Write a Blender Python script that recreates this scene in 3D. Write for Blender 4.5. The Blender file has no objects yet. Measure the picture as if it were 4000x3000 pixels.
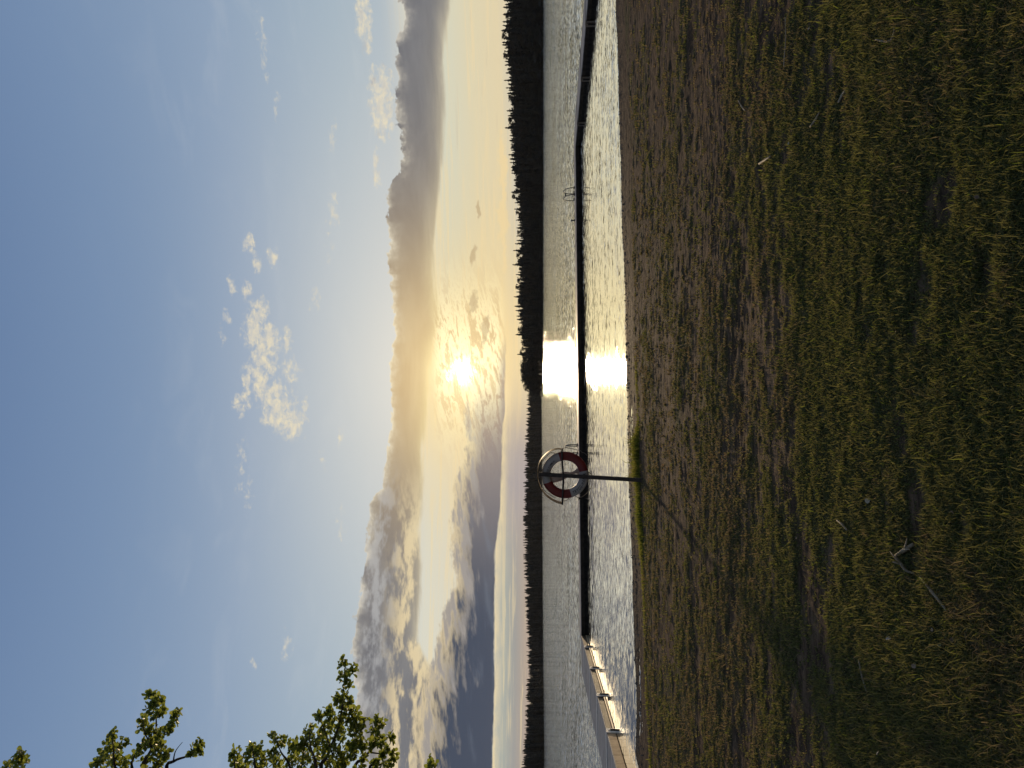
import bpy, bmesh, math, random
import numpy as np
from mathutils import Vector, Matrix

random.seed(7)
rng = np.random.default_rng(11)
scene = bpy.context.scene
COL = scene.collection
R = math.radians

# ------------------------------------------------------------------ helpers
def link(o, parent=None):
    COL.objects.link(o)
    if parent is not None:
        o.parent = parent
    return o

def mesh_np(name, verts, faces_flat, loop_counts, mats, parent=None, smooth=False, mat_idx=None):
    """one mesh object out of numpy arrays"""
    me = bpy.data.meshes.new(name)
    verts = np.asarray(verts, dtype=np.float32)
    lt = np.asarray(loop_counts, dtype=np.int32)
    me.vertices.add(len(verts)); me.vertices.foreach_set('co', verts.ravel())
    me.loops.add(len(faces_flat)); me.loops.foreach_set('vertex_index', np.asarray(faces_flat, dtype=np.int32))
    me.polygons.add(len(lt))
    ls = np.zeros(len(lt), dtype=np.int32); ls[1:] = np.cumsum(lt)[:-1]
    me.polygons.foreach_set('loop_start', ls)
    if mat_idx is not None:
        me.polygons.foreach_set('material_index', np.asarray(mat_idx, dtype=np.int32))
    if smooth:
        me.polygons.foreach_set('use_smooth', np.ones(len(lt), dtype=bool))
    for m in (mats if isinstance(mats, (list, tuple)) else [mats]):
        me.materials.append(m)
    me.update(calc_edges=True); me.validate()
    return link(bpy.data.objects.new(name, me), parent)

class MB:
    """collects shapes; build() links them as ONE mesh object"""
    def __init__(s): s.v = []; s.f = []; s.mi = []; s.m = 0
    def add(s, vs, fs):
        b = len(s.v); s.v += [tuple(p) for p in vs]
        for f in fs: s.f.append([i + b for i in f]); s.mi.append(s.m)
    def box(s, c, hx, hy, hz, ax=None):
        """box at c with half sizes along axes ax (3 vectors)"""
        ax = ax or (Vector((1,0,0)), Vector((0,1,0)), Vector((0,0,1)))
        c = Vector(c); vs = []
        for k in (-1,1):
            for j in (-1,1):
                for i in (-1,1): vs.append(c + ax[0]*hx*i + ax[1]*hy*j + ax[2]*hz*k)
        s.add(vs, [[0,2,3,1],[4,5,7,6],[0,1,5,4],[2,6,7,3],[0,4,6,2],[1,3,7,5]])
    def tube(s, pts, rad, n=8, cap=True):
        pts = [Vector(p) for p in pts]
        rads = rad if isinstance(rad, (list, tuple)) else [rad]*len(pts)
        up = None; rings = []
        for i, p in enumerate(pts):
            t = (pts[min(i+1, len(pts)-1)] - pts[max(i-1, 0)]).normalized()
            if up is None:
                up = Vector((0,0,1)) if abs(t.z) < .9 else Vector((1,0,0))
            a = t.cross(up).normalized(); b = a.cross(t).normalized(); up = b
            rings.append([p + (a*math.cos(q) + b*math.sin(q))*rads[i] for q in [2*math.pi*k/n for k in range(n)]])
        vs = [p for r in rings for p in r]; fs = []
        for i in range(len(pts)-1):
            for k in range(n):
                k2 = (k+1) % n
                fs.append([i*n+k, i*n+k2, (i+1)*n+k2, (i+1)*n+k])
        if cap: fs.append(list(range(n))[::-1]); fs.append([(len(pts)-1)*n+k for k in range(n)])
        s.add(vs, fs)
    def build(s, name, mats, parent=None, smooth=False, bevel=0):
        me = bpy.data.meshes.new(name)
        me.from_pydata(s.v, [], s.f)
        for m in (mats if isinstance(mats, (list, tuple)) else [mats]): me.materials.append(m)
        me.polygons.foreach_set('material_index', s.mi)
        if smooth: me.polygons.foreach_set('use_smooth', [True]*len(s.f))
        me.update()
        o = link(bpy.data.objects.new(name, me), parent)
        if bevel:
            b = o.modifiers.new('bevel', 'BEVEL'); b.width = bevel; b.segments = 2; b.limit_method = 'ANGLE'
        return o

def tag(o, label=None, cat=None, group=None, kind=None):
    if label: o['label'] = label
    if cat: o['category'] = cat
    if group: o['group'] = group
    if kind: o['kind'] = kind
    return o

def empty(name, loc):
    o = bpy.data.objects.new(name, None); o.location = loc; o.empty_display_size = .2
    return link(o)

def parent_keep(o, p):
    o.parent = p; o.matrix_parent_inverse = Matrix.Translation(-Vector(p.location))

def srgb(r, g, b):
    f = lambda c: (c/12.92 if c <= .04045 else ((c+.055)/1.055)**2.4)
    return (f(r/255), f(g/255), f(b/255))

# numpy value-gradient noise
_perm = rng.permutation(512)
def vnoise(x, y, seed=0):
    xi = np.floor(x).astype(int); yi = np.floor(y).astype(int)
    xf = x - xi; yf = y - yi
    u = xf*xf*xf*(xf*(xf*6-15)+10); w = yf*yf*yf*(yf*(yf*6-15)+10)
    def h(a, b):
        k = _perm[(_perm[(a + seed*37) & 511] + b) & 511]
        return k/511.0
    return (h(xi,yi)*(1-u) + h(xi+1,yi)*u)*(1-w) + (h(xi,yi+1)*(1-u) + h(xi+1,yi+1)*u)*w
def fbm(x, y, oct=4, seed=0, gain=.5):
    s = 0; a = 1; t = 0
    for i in range(oct):
        s = s + a*vnoise(x*2**i + 13.7*i, y*2**i + 7.1*i, seed+i); t += a; a *= gain
    return s/t

# ------------------------------------------------------------------ camera (the phone lay on its side: the world's up is the picture's left)
F = 2773.0                     # focal length in photo pixels (4000 wide)
CAMZ = 1.8
th = math.atan(109.5/F); ro = R(.0955)
fw = Vector((0, math.cos(th), math.sin(th)))
rt = Vector((math.cos(ro), 0, -math.sin(ro))); rt = (rt - fw*rt.dot(fw)).normalized()
up = rt.cross(fw)
CAM = Vector((0, 0, CAMZ))
def ray(u, v): return (fw*F + rt*(u-1500) + up*(2000-v))
def at(u, v, Y):               # upright photo pixel (u right, v down) at depth Y
    d = ray(u, v); return CAM + d*(Y/d.y)
def on(u, v, z=0.0):           # where the ray meets the level z
    d = ray(u, v); return CAM + d*((z-CAMZ)/d.z)
def azel(u, v):
    d = ray(u, v).normalized()
    return math.degrees(math.atan2(d.x, d.y)), math.degrees(math.asin(d.z))
cd = bpy.data.cameras.new('camera'); cam = link(bpy.data.objects.new('camera', cd))
cd.sensor_fit = 'HORIZONTAL'; cd.sensor_width = 36; cd.lens = 36*F/4000
cd.clip_start = .05; cd.clip_end = 6000
M = Matrix((( -up.x, rt.x, -fw.x, CAM.x), (-up.y, rt.y, -fw.y, CAM.y), (-up.z, rt.z, -fw.z, CAM.z), (0,0,0,1)))
cam.matrix_world = M
scene.camera = cam

# ------------------------------------------------------------------ node expressions
class NT:
    def __init__(s, tree): s.t = tree; s.n = tree.nodes; s.l = tree.links
    def node(s, typ, **kw):
        n = s.n.new(typ)
        for k, v in kw.items(): setattr(n, k, v)
        return n
    def put(s, sock, val):
        if isinstance(val, E): s.l.new(val.k, sock)
        elif isinstance(val, bpy.types.NodeSocket): s.l.new(val, sock)
        elif isinstance(val, (tuple, list, Vector)):
            val = tuple(val)
            if len(sock.default_value) == 4 and len(val) == 3: val = val + (1,)
            sock.default_value = val
        else: sock.default_value = val
    def math(s, op, a, b=None, c=None, clamp=False):
        n = s.node('ShaderNodeMath', operation=op); n.use_clamp = clamp
        s.put(n.inputs[0], a)
        if b is not None: s.put(n.inputs[1], b)
        if c is not None: s.put(n.inputs[2], c)
        return E(s, n.outputs[0])
    def vmath(s, op, a, b=None, out=0, scale=None):
        n = s.node('ShaderNodeVectorMath', operation=op)
        s.put(n.inputs[0], a)
        if b is not None: s.put(n.inputs[1], b)
        if scale is not None: s.put(n.inputs['Scale'], scale)
        return E(s, n.outputs[out])
    def xyz(s, x, y, z=0.0):
        n = s.node('ShaderNodeCombineXYZ')
        for i, q in enumerate((x, y, z)): s.put(n.inputs[i], q)
        return E(s, n.outputs[0])
    def sep(s, v):
        n = s.node('ShaderNodeSeparateXYZ'); s.put(n.inputs[0], v)
        return [E(s, o) for o in n.outputs]
    def noise(s, vec, scale=1, detail=4, rough=.55, dist=0, out=0, lac=2.0):
        n = s.node('ShaderNodeTexNoise'); s.put(n.inputs['Vector'], vec)
        n.inputs['Scale'].default_value = scale; n.inputs['Detail'].default_value = detail
        n.inputs['Roughness'].default_value = rough; n.inputs['Distortion'].default_value = dist
        n.inputs['Lacunarity'].default_value = lac
        return E(s, n.outputs[out])
    def ss(s, a, b, x):        # smoothstep
        n = s.node('ShaderNodeMapRange', interpolation_type='SMOOTHSTEP')
        s.put(n.inputs['Value'], x); s.put(n.inputs['From Min'], a); s.put(n.inputs['From Max'], b)
        return E(s, n.outputs[0])
    def mix(s, f, a, b):
        n = s.node('ShaderNodeMix', data_type='RGBA'); n.clamp_factor = True
        s.put(n.inputs[0], f); s.put(n.inputs[6], a); s.put(n.inputs[7], b)
        return E(s, n.outputs[2])
    def ramp(s, x, stops, interp='LINEAR'):
        n = s.node('ShaderNodeValToRGB'); r = n.color_ramp; r.interpolation = interp
        while len(r.elements) < len(stops): r.elements.new(.5)
        for e, (p, c) in zip(r.elements, stops):
            e.position = p; e.color = tuple(c) + (1,)
        s.put(n.inputs[0], x)
        return E(s, n.outputs[0])
    def curve(s, x, pts, x0, x1, y0, y1):
        """float curve through pts (in real units)"""
        n = s.node('ShaderNodeFloatCurve'); c = n.mapping.curves[0]
        pts = sorted(pts); P = [((a-x0)/(x1-x0), (b-y0)/(y1-y0)) for a, b in pts]
        P = [p for p in P if 0 < p[0] < 1]
        P = [(0, P[0][1])] + P + [(1, P[-1][1])]
        while len(c.points) < len(P): c.points.new(.5, .5)
        for q, p in zip(c.points, P): q.location = p; q.handle_type = 'VECTOR'
        n.mapping.update()
        s.put(n.inputs['Value'], (x - x0)*(1/(x1-x0)))
        return E(s, n.outputs[0])*(y1-y0) + y0
class E:
    def __init__(s, t, k): s.t = t; s.k = k
    def __add__(s, o): return s.t.math('ADD', s, o)
    __radd__ = __add__
    def __sub__(s, o): return s.t.math('SUBTRACT', s, o)
    def __rsub__(s, o): return s.t.math('SUBTRACT', o, s)
    def __mul__(s, o): return s.t.math('MULTIPLY', s, o)
    __rmul__ = __mul__
    def __truediv__(s, o): return s.t.math('DIVIDE', s, o)
    def __neg__(s): return s.t.math('MULTIPLY', s, -1.0)
    def exp(s): return s.t.math('EXPONENT', s)
    def sq(s): return s.t.math('MULTIPLY', s, s)
    def clamp(s): return s.t.math('ADD', s, 0.0, clamp=True)
    def max(s, o): return s.t.math('MAXIMUM', s, o)
    def min(s, o): return s.t.math('MINIMUM', s, o)

def material(name, rough=.8, base=None, **kw):
    """-> material, NT, principled node"""
    m = bpy.data.materials.new(name); m.use_nodes = True
    t = NT(m.node_tree); b = m.node_tree.nodes['Principled BSDF']
    b.inputs['Roughness'].default_value = rough
    if base: b.inputs['Base Color'].default_value = tuple(base) + (1,)
    for k, v in kw.items(): b.inputs[k].default_value = v
    return m, t, b
def objco(t):
    n = t.node('ShaderNodeTexCoord'); return E(t, n.outputs['Object'])
def speckled(name, c0, c1, scale=6, rough=.8, detail=6, bump=0, stretch=(1,1,1), lo=.35, hi=.65, **kw):
    m, t, b = material(name, rough, **kw)
    p = t.vmath('MULTIPLY', objco(t), stretch)
    n = t.noise(p, scale, detail, .6)
    t.put(b.inputs['Base Color'], t.mix(t.ss(lo, hi, n), c0, c1))
    if bump:
        bn = t.node('ShaderNodeBump'); bn.inputs['Strength'].default_value = bump; bn.inputs['Distance'].default_value = .01
        t.put(bn.inputs['Height'], t.noise(p, scale*4, 4)); t.l.new(bn.outputs[0], b.inputs['Normal'])
    return m
# ------------------------------------------------------------------ sun and sky
SUN_U, SUN_V = 1552, 1805
SAZ, SEL = azel(SUN_U, SUN_V)
sdir = ray(SUN_U, SUN_V).normalized()
sl = bpy.data.lights.new('sun', 'SUN'); sl.energy = 2.9; sl.angle = R(1.2); sl.color = (1, .74, .44)
so = link(bpy.data.objects.new('sun', sl)); so.rotation_euler = (-sdir).to_track_quat('-Z', 'Y').to_euler()
so.location = (0, 0, 30)

w = bpy.data.worlds.new('World'); scene.world = w; w.use_nodes = True
t = NT(w.node_tree); t.n.clear()
D = E(t, t.node('ShaderNodeTexCoord').outputs['Generated'])
D = t.vmath('NORMALIZE', D)
dx, dy, dz = t.sep(D)
az = t.math('ARCTAN2', dx, dy)*(180/math.pi)
el = t.math('ARCSINE', dz)*(180/math.pi)
ang = t.math('ARCCOSINE', t.vmath('DOT_PRODUCT', D, tuple(sdir), out=1).min(.999999))*(180/math.pi)
P = t.xyz(az, el, 0.0)
def C(*c): return srgb(*c)
def curve_uv(pts): # curve el(az) from (image y, image x) pairs of the sideways photo
    return t.curve(az, [azel(3000-y, x) for y, x in pts], -45, 45, -5, 45)
def nz(fx, fy, seed, detail=6, rough=.55, dist=0.0, lean=0.0):
    q = t.xyz(az*fx, (el + az*lean)*fy, seed)
    return t.noise(q, 1, detail, rough, dist)
def gauss(x, s): return (-(x/s).sq()).exp()

# clear sky: a physical sky, thinned by high haze that pales it towards the sun
sk = t.node('ShaderNodeTexSky', sky_type='NISHITA'); sk.sun_disc = False
sk.sun_elevation = R(SEL); sk.sun_rotation = R(SAZ); sk.air_density = 1.0; sk.dust_density = 1.0; sk.ozone_density = 2.0
nish = t.vmath('SCALE', E(t, sk.outputs[0]), scale=.03)
blue = t.ramp((el*(1/90)).clamp(), [(0, C(190,192,185)), (.08, C(180,192,200)), (.16, C(160,181,198)), (.25, C(143,165,192)), (.36, C(122,147,181)), (.44, C(106,132,170)), (1, C(70,98,138))])
sky = t.mix(.9, nish, blue)
pale = gauss(ang, 22.0)*.88
sky = t.mix(pale*t.ss(32, 8, el), sky, C(226,222,212))
# far from the sun the whole dome is dimmer
sky = t.vmath('SCALE', sky, scale=1.0 - t.ss(45, 140, ang)*.40)

# low clear air under the cloud bank: cream and pale green, yellower towards the sun
low = t.ramp(((el)*(1/12)).clamp(), [(0, C(196,186,176)), (.12, C(200,196,184)), (.25, C(226,210,172)), (.42, C(222,211,178)), (.6, C(212,212,192)), (.8, C(222,216,196)), (1, C(212,212,205))])
lowL = t.ramp(((el)*(1/12)).clamp(), [(0, C(190,166,148)), (.10, C(176,160,146)), (.16, C(158,156,152)), (.23, C(164,170,164)), (.33, C(214,204,180)), (.5, C(220,212,190)), (.75, C(218,216,200)), (1, C(205,208,208))])
lowc = t.mix(t.ss(1, -6, az), low, lowL)
streak = nz(.10, 2.6, 3.1, 5, .6, .4)
lowc = t.mix(t.ss(.50, .64, streak)*.45, lowc, C(238,216,168))
streak2 = nz(.16, 3.4, 8.4, 5, .6, .3)
lowc = t.mix(t.ss(.60, .72, streak2)*.35*t.ss(9,5,el), lowc, C(196,178,150))
lowc = t.mix(gauss(ang, 10.0)*.75, lowc, C(246,214,146))
lav = gauss(az - azel(1150, 2000)[0], 5.5)*t.ss(3.3, 2.4, el)
lowc = t.mix(lav*.8, lowc, C(164,156,162))
lowmask = t.ss(11.5, 8.5, el)
lowmask = lowmask*t.ss(120, 60, t.math('ABSOLUTE', az))
sky = t.mix(lowmask, sky, lowc)

# thin high streaks over the blue
ci = nz(.12, .42, 21.0, 7, .62, .6)
sky = t.mix(t.ss(.50, .75, ci)*.08*t.ss(10, 14, el)*t.ss(34, 22, el), sky, C(222,222,218))

# ---- small puffs; (image x, image y, half size along v, half size along u, strength)
puffs = [(979,952,20,36,.9),(1005,1031,16,42,.9),(1062,1005,20,42,.8),(906,1111,15,36,.7),(959,1138,16,42,.8),(883,1244,15,26,.6),(868,1297,9,42,.4),
 (1012,1217,36,62,.9),(992,1290,38,76,1),(1045,1335,46,84,1),(1019,1395,36,62,1),(1055,1426,26,44,.9),(1118,1323,15,64,.8),(1131,1443,38,44,.7),
 (979,1440,25,40,.9),(959,1509,16,84,.9),(936,1582,22,48,.8),(1012,1490,30,60,1),(1065,1549,56,66,1),(1085,1622,58,66,1),(1140,1652,50,64,1),(1198,1602,10,56,.6),
 (1304,813,18,56,.55),(1234,1171,14,44,.5),(1330,1701,12,38,.5),(1420,72,24,115,1),(1485,330,40,60,1),(1492,430,42,105,1),(1470,655,15,66,.9),(1030,190,9,100,.45),(1302,524,10,62,.5),(1076,407,9,50,.3),
 (940,1826,18,105,.30),(967,1935,14,60,.28),(1121,2523,18,55,.45),(992,2590,10,24,.4),(1255,1795,12,40,.35),(1150,1560,16,60,.4),(1330,2050,14,60,.3),(1290,960,12,90,.25)]
wv = t.noise(t.xyz(az*.9, el*1.3, 4.0), 1, 5, .6, 0, out=1)
wx, wy, _ = t.sep(wv)
wa = az + (wx - .5)*1.7; we = el + (wy - .5)*1.3
dens = None
for (x, y, sv, su, k) in puffs:
    a0, e0 = azel(3000-y, x); px = F*math.pi/180
    rr = ((wa - a0)*(px/su*.8)).sq() + ((we - e0)*(px/sv*.8)).sq()
    d = (1.0 - rr)*k
    dens = d if dens is None else dens.max(d)
fine = nz(1.5, 2.4, 14.0, 8, .66, .3)
pd = t.ss(.05, 1.05, dens*.8 + (fine - .5)*2.7)
pshade = t.ss(.35, .65, nz(1.1, 1.8, 17.0, 6, .6))
pcol = t.mix(pshade, C(212,206,192), C(238,224,190))
pcol = t.mix(t.ss(18, 12, el)*t.ss(8, 16, az)*t.ss(.5, .75, nz(.8,1.2,33.0,5)), pcol, C(170,168,170))
sky = t.mix(pd*.86, sky, pcol)

# ---- the long cloud bank above the sun
T1 = curve_uv([(0,1558),(50,1578),(120,1562),(150,1549),(240,1545),(400,1540),(500,1559),(600,1569),(680,1560),(740,1508),(790,1510),(960,1520),(1060,1516),(1160,1530),(1330,1544),(1345,1530),(1440,1522),(1560,1522),(1640,1525),(1720,1517),(1810,1503),(1900,1492),(1950,1446),(2080,1436),(2170,1426),(2300,1406),(2423,1383),(2531,1374),(2700,1385),(2850,1400),(3000,1415)])
B1 = curve_uv([(0,1771),(100,1752),(250,1742),(500,1739),(600,1738),(700,1728),(850,1713),(1000,1699),(1100,1706),(1200,1718),(1265,1726),(1350,1700),(1500,1687),(1600,1677),(1700,1666),(1750,1658),(1900,1664),(2000,1654),(2060,1642),(2200,1656),(2300,1653),(2420,1643),(2500,1640),(2600,1690),(2700,1760),(3000,1790)])
bill = nz(.75, 1.2, 40.0, 8, .6, .2)
bill2 = nz(3.2, 4.2, 42.0, 6, .6)
tt = T1 - el + (bill - .5)*1.5 + (bill2 - .5)*.40
wisp = nz(.22, 1.5, 50.0, 7, .62, .5)
bb = el - B1 + (wisp - .5)*.9
d1 = t.ss(0.0, .12, tt)*t.ss(-.05, .4, bb)
sunny = gauss(ang, 11.5)
core = t.mix(sunny, C(112,113,118), C(212,182,134))
inner = nz(.16, .55, 61.0, 8, .62, .5)
core = t.mix(t.ss(.36, .70, inner)*.45, core, t.mix(sunny, C(140,140,142), C(228,202,152)))
leftlit = t.ss(-5, -13, az)
lump = nz(.30, .95, 66.0, 9, .60, .15, lean=-.05)
core = t.mix(t.ss(.43, .57, lump)*leftlit*t.ss(12.4, 10.2, el)*.92, core, C(228,208,166))
core = t.mix(t.ss(.44, .60, nz(.4, .9, 69.0, 8, .6))*.5*t.ss(-5,-10,az)*t.ss(10.5, 12.5, el), core, C(196,196,196))
rimt = (-(tt.max(0.0))/.30).exp()
rimc = t.mix(gauss(ang, 14.0), C(222,214,198), C(252,240,206))
c1 = t.mix(rimt*.95*t.ss(.36,.56,nz(.5, .3, 71.0, 4)), core, rimc)
rimb = (-(bb.max(0.0))/.55).exp()
c1 = t.mix(rimb*.8, c1, t.mix(gauss(ang, 9.0), C(226,212,178), C(255,236,168)))
sky = t.mix(d1, sky, c1)

# ---- the lower bank on the left, dark underneath, lit along its top
T2 = curve_uv([(0,1985),(1250,1975),(1350,1950),(1420,1900),(1500,1850),(1560,1818),(1650,1803),(1750,1815),(1800,1806),(1850,1782),(1900,1770),(2000,1758),(2150,1750),(2220,1767),(2300,1762),(2350,1740),(2400,1722),(2480,1708),(2560,1690),(2650,1660),(2750,1620),(3000,1600)])
B2 = curve_uv([(0,1982),(1300,1978),(1400,1976),(1600,1974),(1700,1964),(1850,1958),(2000,1955),(2060,1947),(2130,1937),(2300,1933),(2700,1932),(3000,1924)])
bl = nz(.6, 1.5, 80.0, 9, .62, .4, lean=-.12)
bs = nz(2.4, 4.5, 82.0, 7, .62, .2, lean=-.12)
t2 = T2 - el + (bl - .5)*1.6 + (bs - .5)*.5
b2 = el - B2 + (nz(.5, 1.5, 85.0, 8, .66) - .5)*.5
d2 = t.ss(0, .35, t2)*t.ss(-.05, .12, b2)*t.ss(4.5, .5, az)
frac = t2/((t2 + b2).max(.05))        # 0 at the lit top, 1 at the base
near = gauss(ang, 7.5)
dark = t.mix(near, t.mix(t.ss(-6, -20, az), C(126,122,124), C(68,77,94)), C(152,136,134))
lit = t.mix(near, C(226,206,166), C(255,236,180))
lumps = nz(.30, 1.25, 90.0, 9, .60, .2, lean=-.13)
litf = t.ss(.60, .10, frac + (lumps - .5)*1.9)
c2 = t.mix(litf*.85, dark, t.mix(t.ss(.40,.56,lumps), C(170,162,154), lit))
veil2 = nz(.2, 1.0, 95.0, 7, .6, .4, lean=-.1)
c2 = t.mix(t.ss(.5, .75, veil2)*.25, c2, C(128,138,152))
c2 = t.mix((-(t2.max(0.0))/.16).exp()*.6, c2, lit)
sky = t.mix(d2, sky, c2)
# bright line where the low sun shines under that bank
ub = B2 - el
sky = t.mix((-(ub.max(0.0))/.35).exp()*t.ss(-.06, .05, ub)*t.ss(1.5, -1, az)*.75*t.ss(.3,.6,nz(.4,1.2,97.0,5)), sky, C(246,222,172))

# ---- broken bright cloud about the sun
lean = -.20
s1 = nz(.42, 1.7, 110.0, 10, .62, .6, lean=lean)
s2 = nz(2.2, 6.0, 113.0, 8, .66, .6, lean=lean)
sv_ = s1*.75 + s2*.25
win = gauss(az - (SAZ + .9), 4.6)*t.ss(8.9, 7.6, el)*t.ss(2.6, 3.6, el)
cs = t.mix(t.ss(.40, .455, sv_), C(236,212,156), (1.12, 1.0, .60))
cs = t.mix(t.ss(.49, .56, sv_), cs, C(212,182,134))
cs = t.mix(t.ss(.60, .66, sv_), cs, (1.05, .88, .48))
sky = t.mix(win*.92, sky, cs)
# small grey scraps right of the sun
for (x, y, sv, su) in [(1868,820,9,26),(1848,1000,13,42),(1848,1180,17,44),(1900,1290,16,60)]:
    a0, e0 = azel(3000-y, x)
    rr = 1.0 - ((wa - a0)*(48.4/su*.8)).sq() - ((we - e0 + (az-a0)*.1)*(48.4/sv*.8)).sq()
    sky = t.mix(t.ss(.0, .8, rr + (fine-.5)*1.2)*.7, sky, C(190,166,128))
for (x, y, sv, su) in [(1962,640,14,120),(1966,850,15,110),(1970,1010,8,60)]:
    a0, e0 = azel(3000-y, x)
    rr = 1.0 - ((wa - a0)*(48.4/su*.8)).sq() - ((we - e0)*(48.4/sv*.8)).sq()
    sky = t.mix(t.ss(.0, .8, rr + (fine-.5)*1.4)*.7, sky, C(240,214,160))

# ---- glow and the veiled sun
def addc(col, f, c):
    return t.vmath('ADD', col, t.vmath('SCALE', c, scale=f))
soft = t.ss(.25, .6, s1)
sky = addc(sky, gauss(ang, 6.5)*.15, (1.0, .76, .36))
sky = addc(sky, gauss(ang, 2.1)*.46*(soft*.5 + .5), (1.0, .86, .50))
sky = addc(sky, gauss(ang + (s2-.5)*2.2 + (s1-.5)*2.2, .60)*6.0, (1.0, .92, .72))
# below the horizon: what a lake and woods throw back
sky = t.mix(t.ss(0, -3, el), sky, C(60,60,54))
bg = t.node('ShaderNodeBackground'); bg.inputs['Strength'].default_value = .1
t.put(bg.inputs['Color'], t.vmath('SCALE', sky, scale=10.0))
ow = t.node('ShaderNodeOutputWorld'); t.l.new(bg.outputs[0], ow.inputs[0])
w.cycles.sampling_method = 'MANUAL'; w.cycles.sample_map_resolution = 1024

vs = scene.view_settings
vs.view_transform = 'Standard'; vs.look = 'None'; vs.exposure = 0; vs.gamma = 1; vs.use_curve_mapping = False
# ------------------------------------------------------------------ water
m, t, b = material('lake_water', .4, (.020,.032,.042), IOR=1.33)
p = objco(t)
g = t.node('ShaderNodeNewGeometry')
def slope(freq, seed, sx=1.0, sy=1.0, detail=2):
    q = t.vmath('ADD', t.vmath('MULTIPLY', p, (freq*sx, freq*sy, 1)), (seed, seed*1.7, seed*.3))
    return t.vmath('SUBTRACT', t.noise(q, 1, detail, .6, .3, out=1), (.5,.5,.5))
def sc(v, k): return t.vmath('SCALE', v, scale=k)
# (the open lake beyond the pier is rougher than the basin it shelters)
py = t.sep(p)[1]
rough_f = t.ss(27.5, 30.5, py)*.78 + .44
calm = t.ss(.36, .64, t.noise(t.vmath('MULTIPLY', p, (.05, .16, 1)), 1, 4, .6))*.5 + .65
s_ = t.vmath('ADD', sc(slope(2.8, 3.1, .5, 1.25), .15), sc(slope(8.5, 9.4, .45, 1.1), .56))
s_ = t.vmath('ADD', s_, sc(slope(.4, 5.7, .5, 1.2), .09))
s_ = sc(s_, rough_f*calm*(t.ss(.34, .66, t.noise(t.vmath('MULTIPLY', p, (.55, 1.7, 1)), 1, 3, .6))*1.1 + .45))
nx, ny, _ = t.sep(s_)
nrm = t.vmath('NORMALIZE', t.xyz(nx*1.3, ny, 1.0))
b.inputs['Specular IOR Level'].default_value = 0.0
gl = t.node('ShaderNodeBsdfGlossy'); gl.inputs['Roughness'].default_value = .05; gl.inputs['Color'].default_value = (.93,.97,1,1)
t.put(gl.inputs['Normal'], nrm)
fr_ = t.node('ShaderNodeFresnel'); fr_.inputs['IOR'].default_value = 1.33; t.put(fr_.inputs['Normal'], nrm)
mx = t.node('ShaderNodeMixShader'); t.put(mx.inputs[0], E(t, fr_.outputs[0])*.08 + .92)
t.l.new(b.outputs[0], mx.inputs[1]); t.l.new(gl.outputs[0], mx.inputs[2])
out = [n for n in t.n if n.type == 'OUTPUT_MATERIAL'][0]; t.l.new(mx.outputs[0], out.inputs[0])
wm = MB()
wm.add([(-2600,9,0),(2600,9,0),(2600,3000,0),(-2600,3000,0)], [[0,1,2,3]])
tag(wm.build('water', m), kind='structure')

# ------------------------------------------------------------------ ground: a lawn falling to a strip of dark beach
sh_pts = [(-60,2510),(0,2479),(200,2486),(400,2482),(650,2472),(1000,2461),(1300,2451),(1550,2446),(1900,2439),(2200,2428),(2600,2418),(3000,2406)]
SH = [on(u, v) for u, v in sh_pts]
SHX = np.array([-400, -60] + [q.x for q in SH] + [40, 400]); SHY = np.array([9.0, 12.2] + [q.y for q in SH] + [20.5, 24.0])
def shore(x): return np.interp(x, SHX, SHY) + .05*np.sin(x*2.3) + .03*np.sin(x*5.9+1) + .05*(fbm(x*1.4+50, x*0+3.0, 3, 77)-.5)
BANK = 2.35     # the little turf edge stands this far behind the waterline
def moss_mask(x, y):
    d = shore(x) - y
    st = fbm(x*.62 + 3, y*1.25, 4, 21)                     # strips lying along the shore
    pt = fbm(x*1.6, y*2.6, 4, 25)
    near = np.clip((4.7 - y + .9*(fbm(x*.8, y*.8, 2, 63)-.5)*2 + .12*x)/2.2, 0, 1)         # thicker sward near the viewer
    left = np.clip((1.2 - x)/3.5, 0, 1)                   # the right hand side is trodden bare
    fine = fbm(x*4.2, y*8.5, 3, 41)
    k = .40*st + .22*pt + .38*fine + .085*left - .062 + .22*near
    k = np.clip((k - .445)/.11, 0, 1)
    edge = np.exp(-((d - BANK - .12)/.16)**2)*np.clip((1.2 - x)/.8, 0, 1)
    k = np.maximum(k, edge)
    return k*np.clip((d - BANK + .28)/.25, 0, 1)
def height(x, y):
    d = shore(x) - y
    land = .30*(1 - np.exp(-np.maximum(d, 0)/5.0))
    step = np.clip((1.6 - x)/1.2, 0, 1)*.035
    t_ = np.clip((d - BANK + .18)/.25, 0, 1); t_ = t_*t_*(3-2*t_)
    h = np.where(d > 0, land - step*(1 - t_)*np.clip(d/.8, 0, 1), -.16*np.minimum(-d, 9))
    und = (fbm(x*.35, y*1.1, 4, 3) - .5)*.04 + (fbm(x*1.7, y*4.2, 4, 5) - .5)*.014 + (fbm(x*7, y*11, 3, 9) - .5)*.017 + (fbm(x*13, y*30, 2, 12) - .5)*.010
    fade = np.clip(d/.6, 0, 1)
    return h + und*fade + moss_mask(x, y)*.012*(fbm(x*9, y*12, 2, 31))
def H(x, y): return float(height(np.array([x]), np.array([y]))[0])

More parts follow.
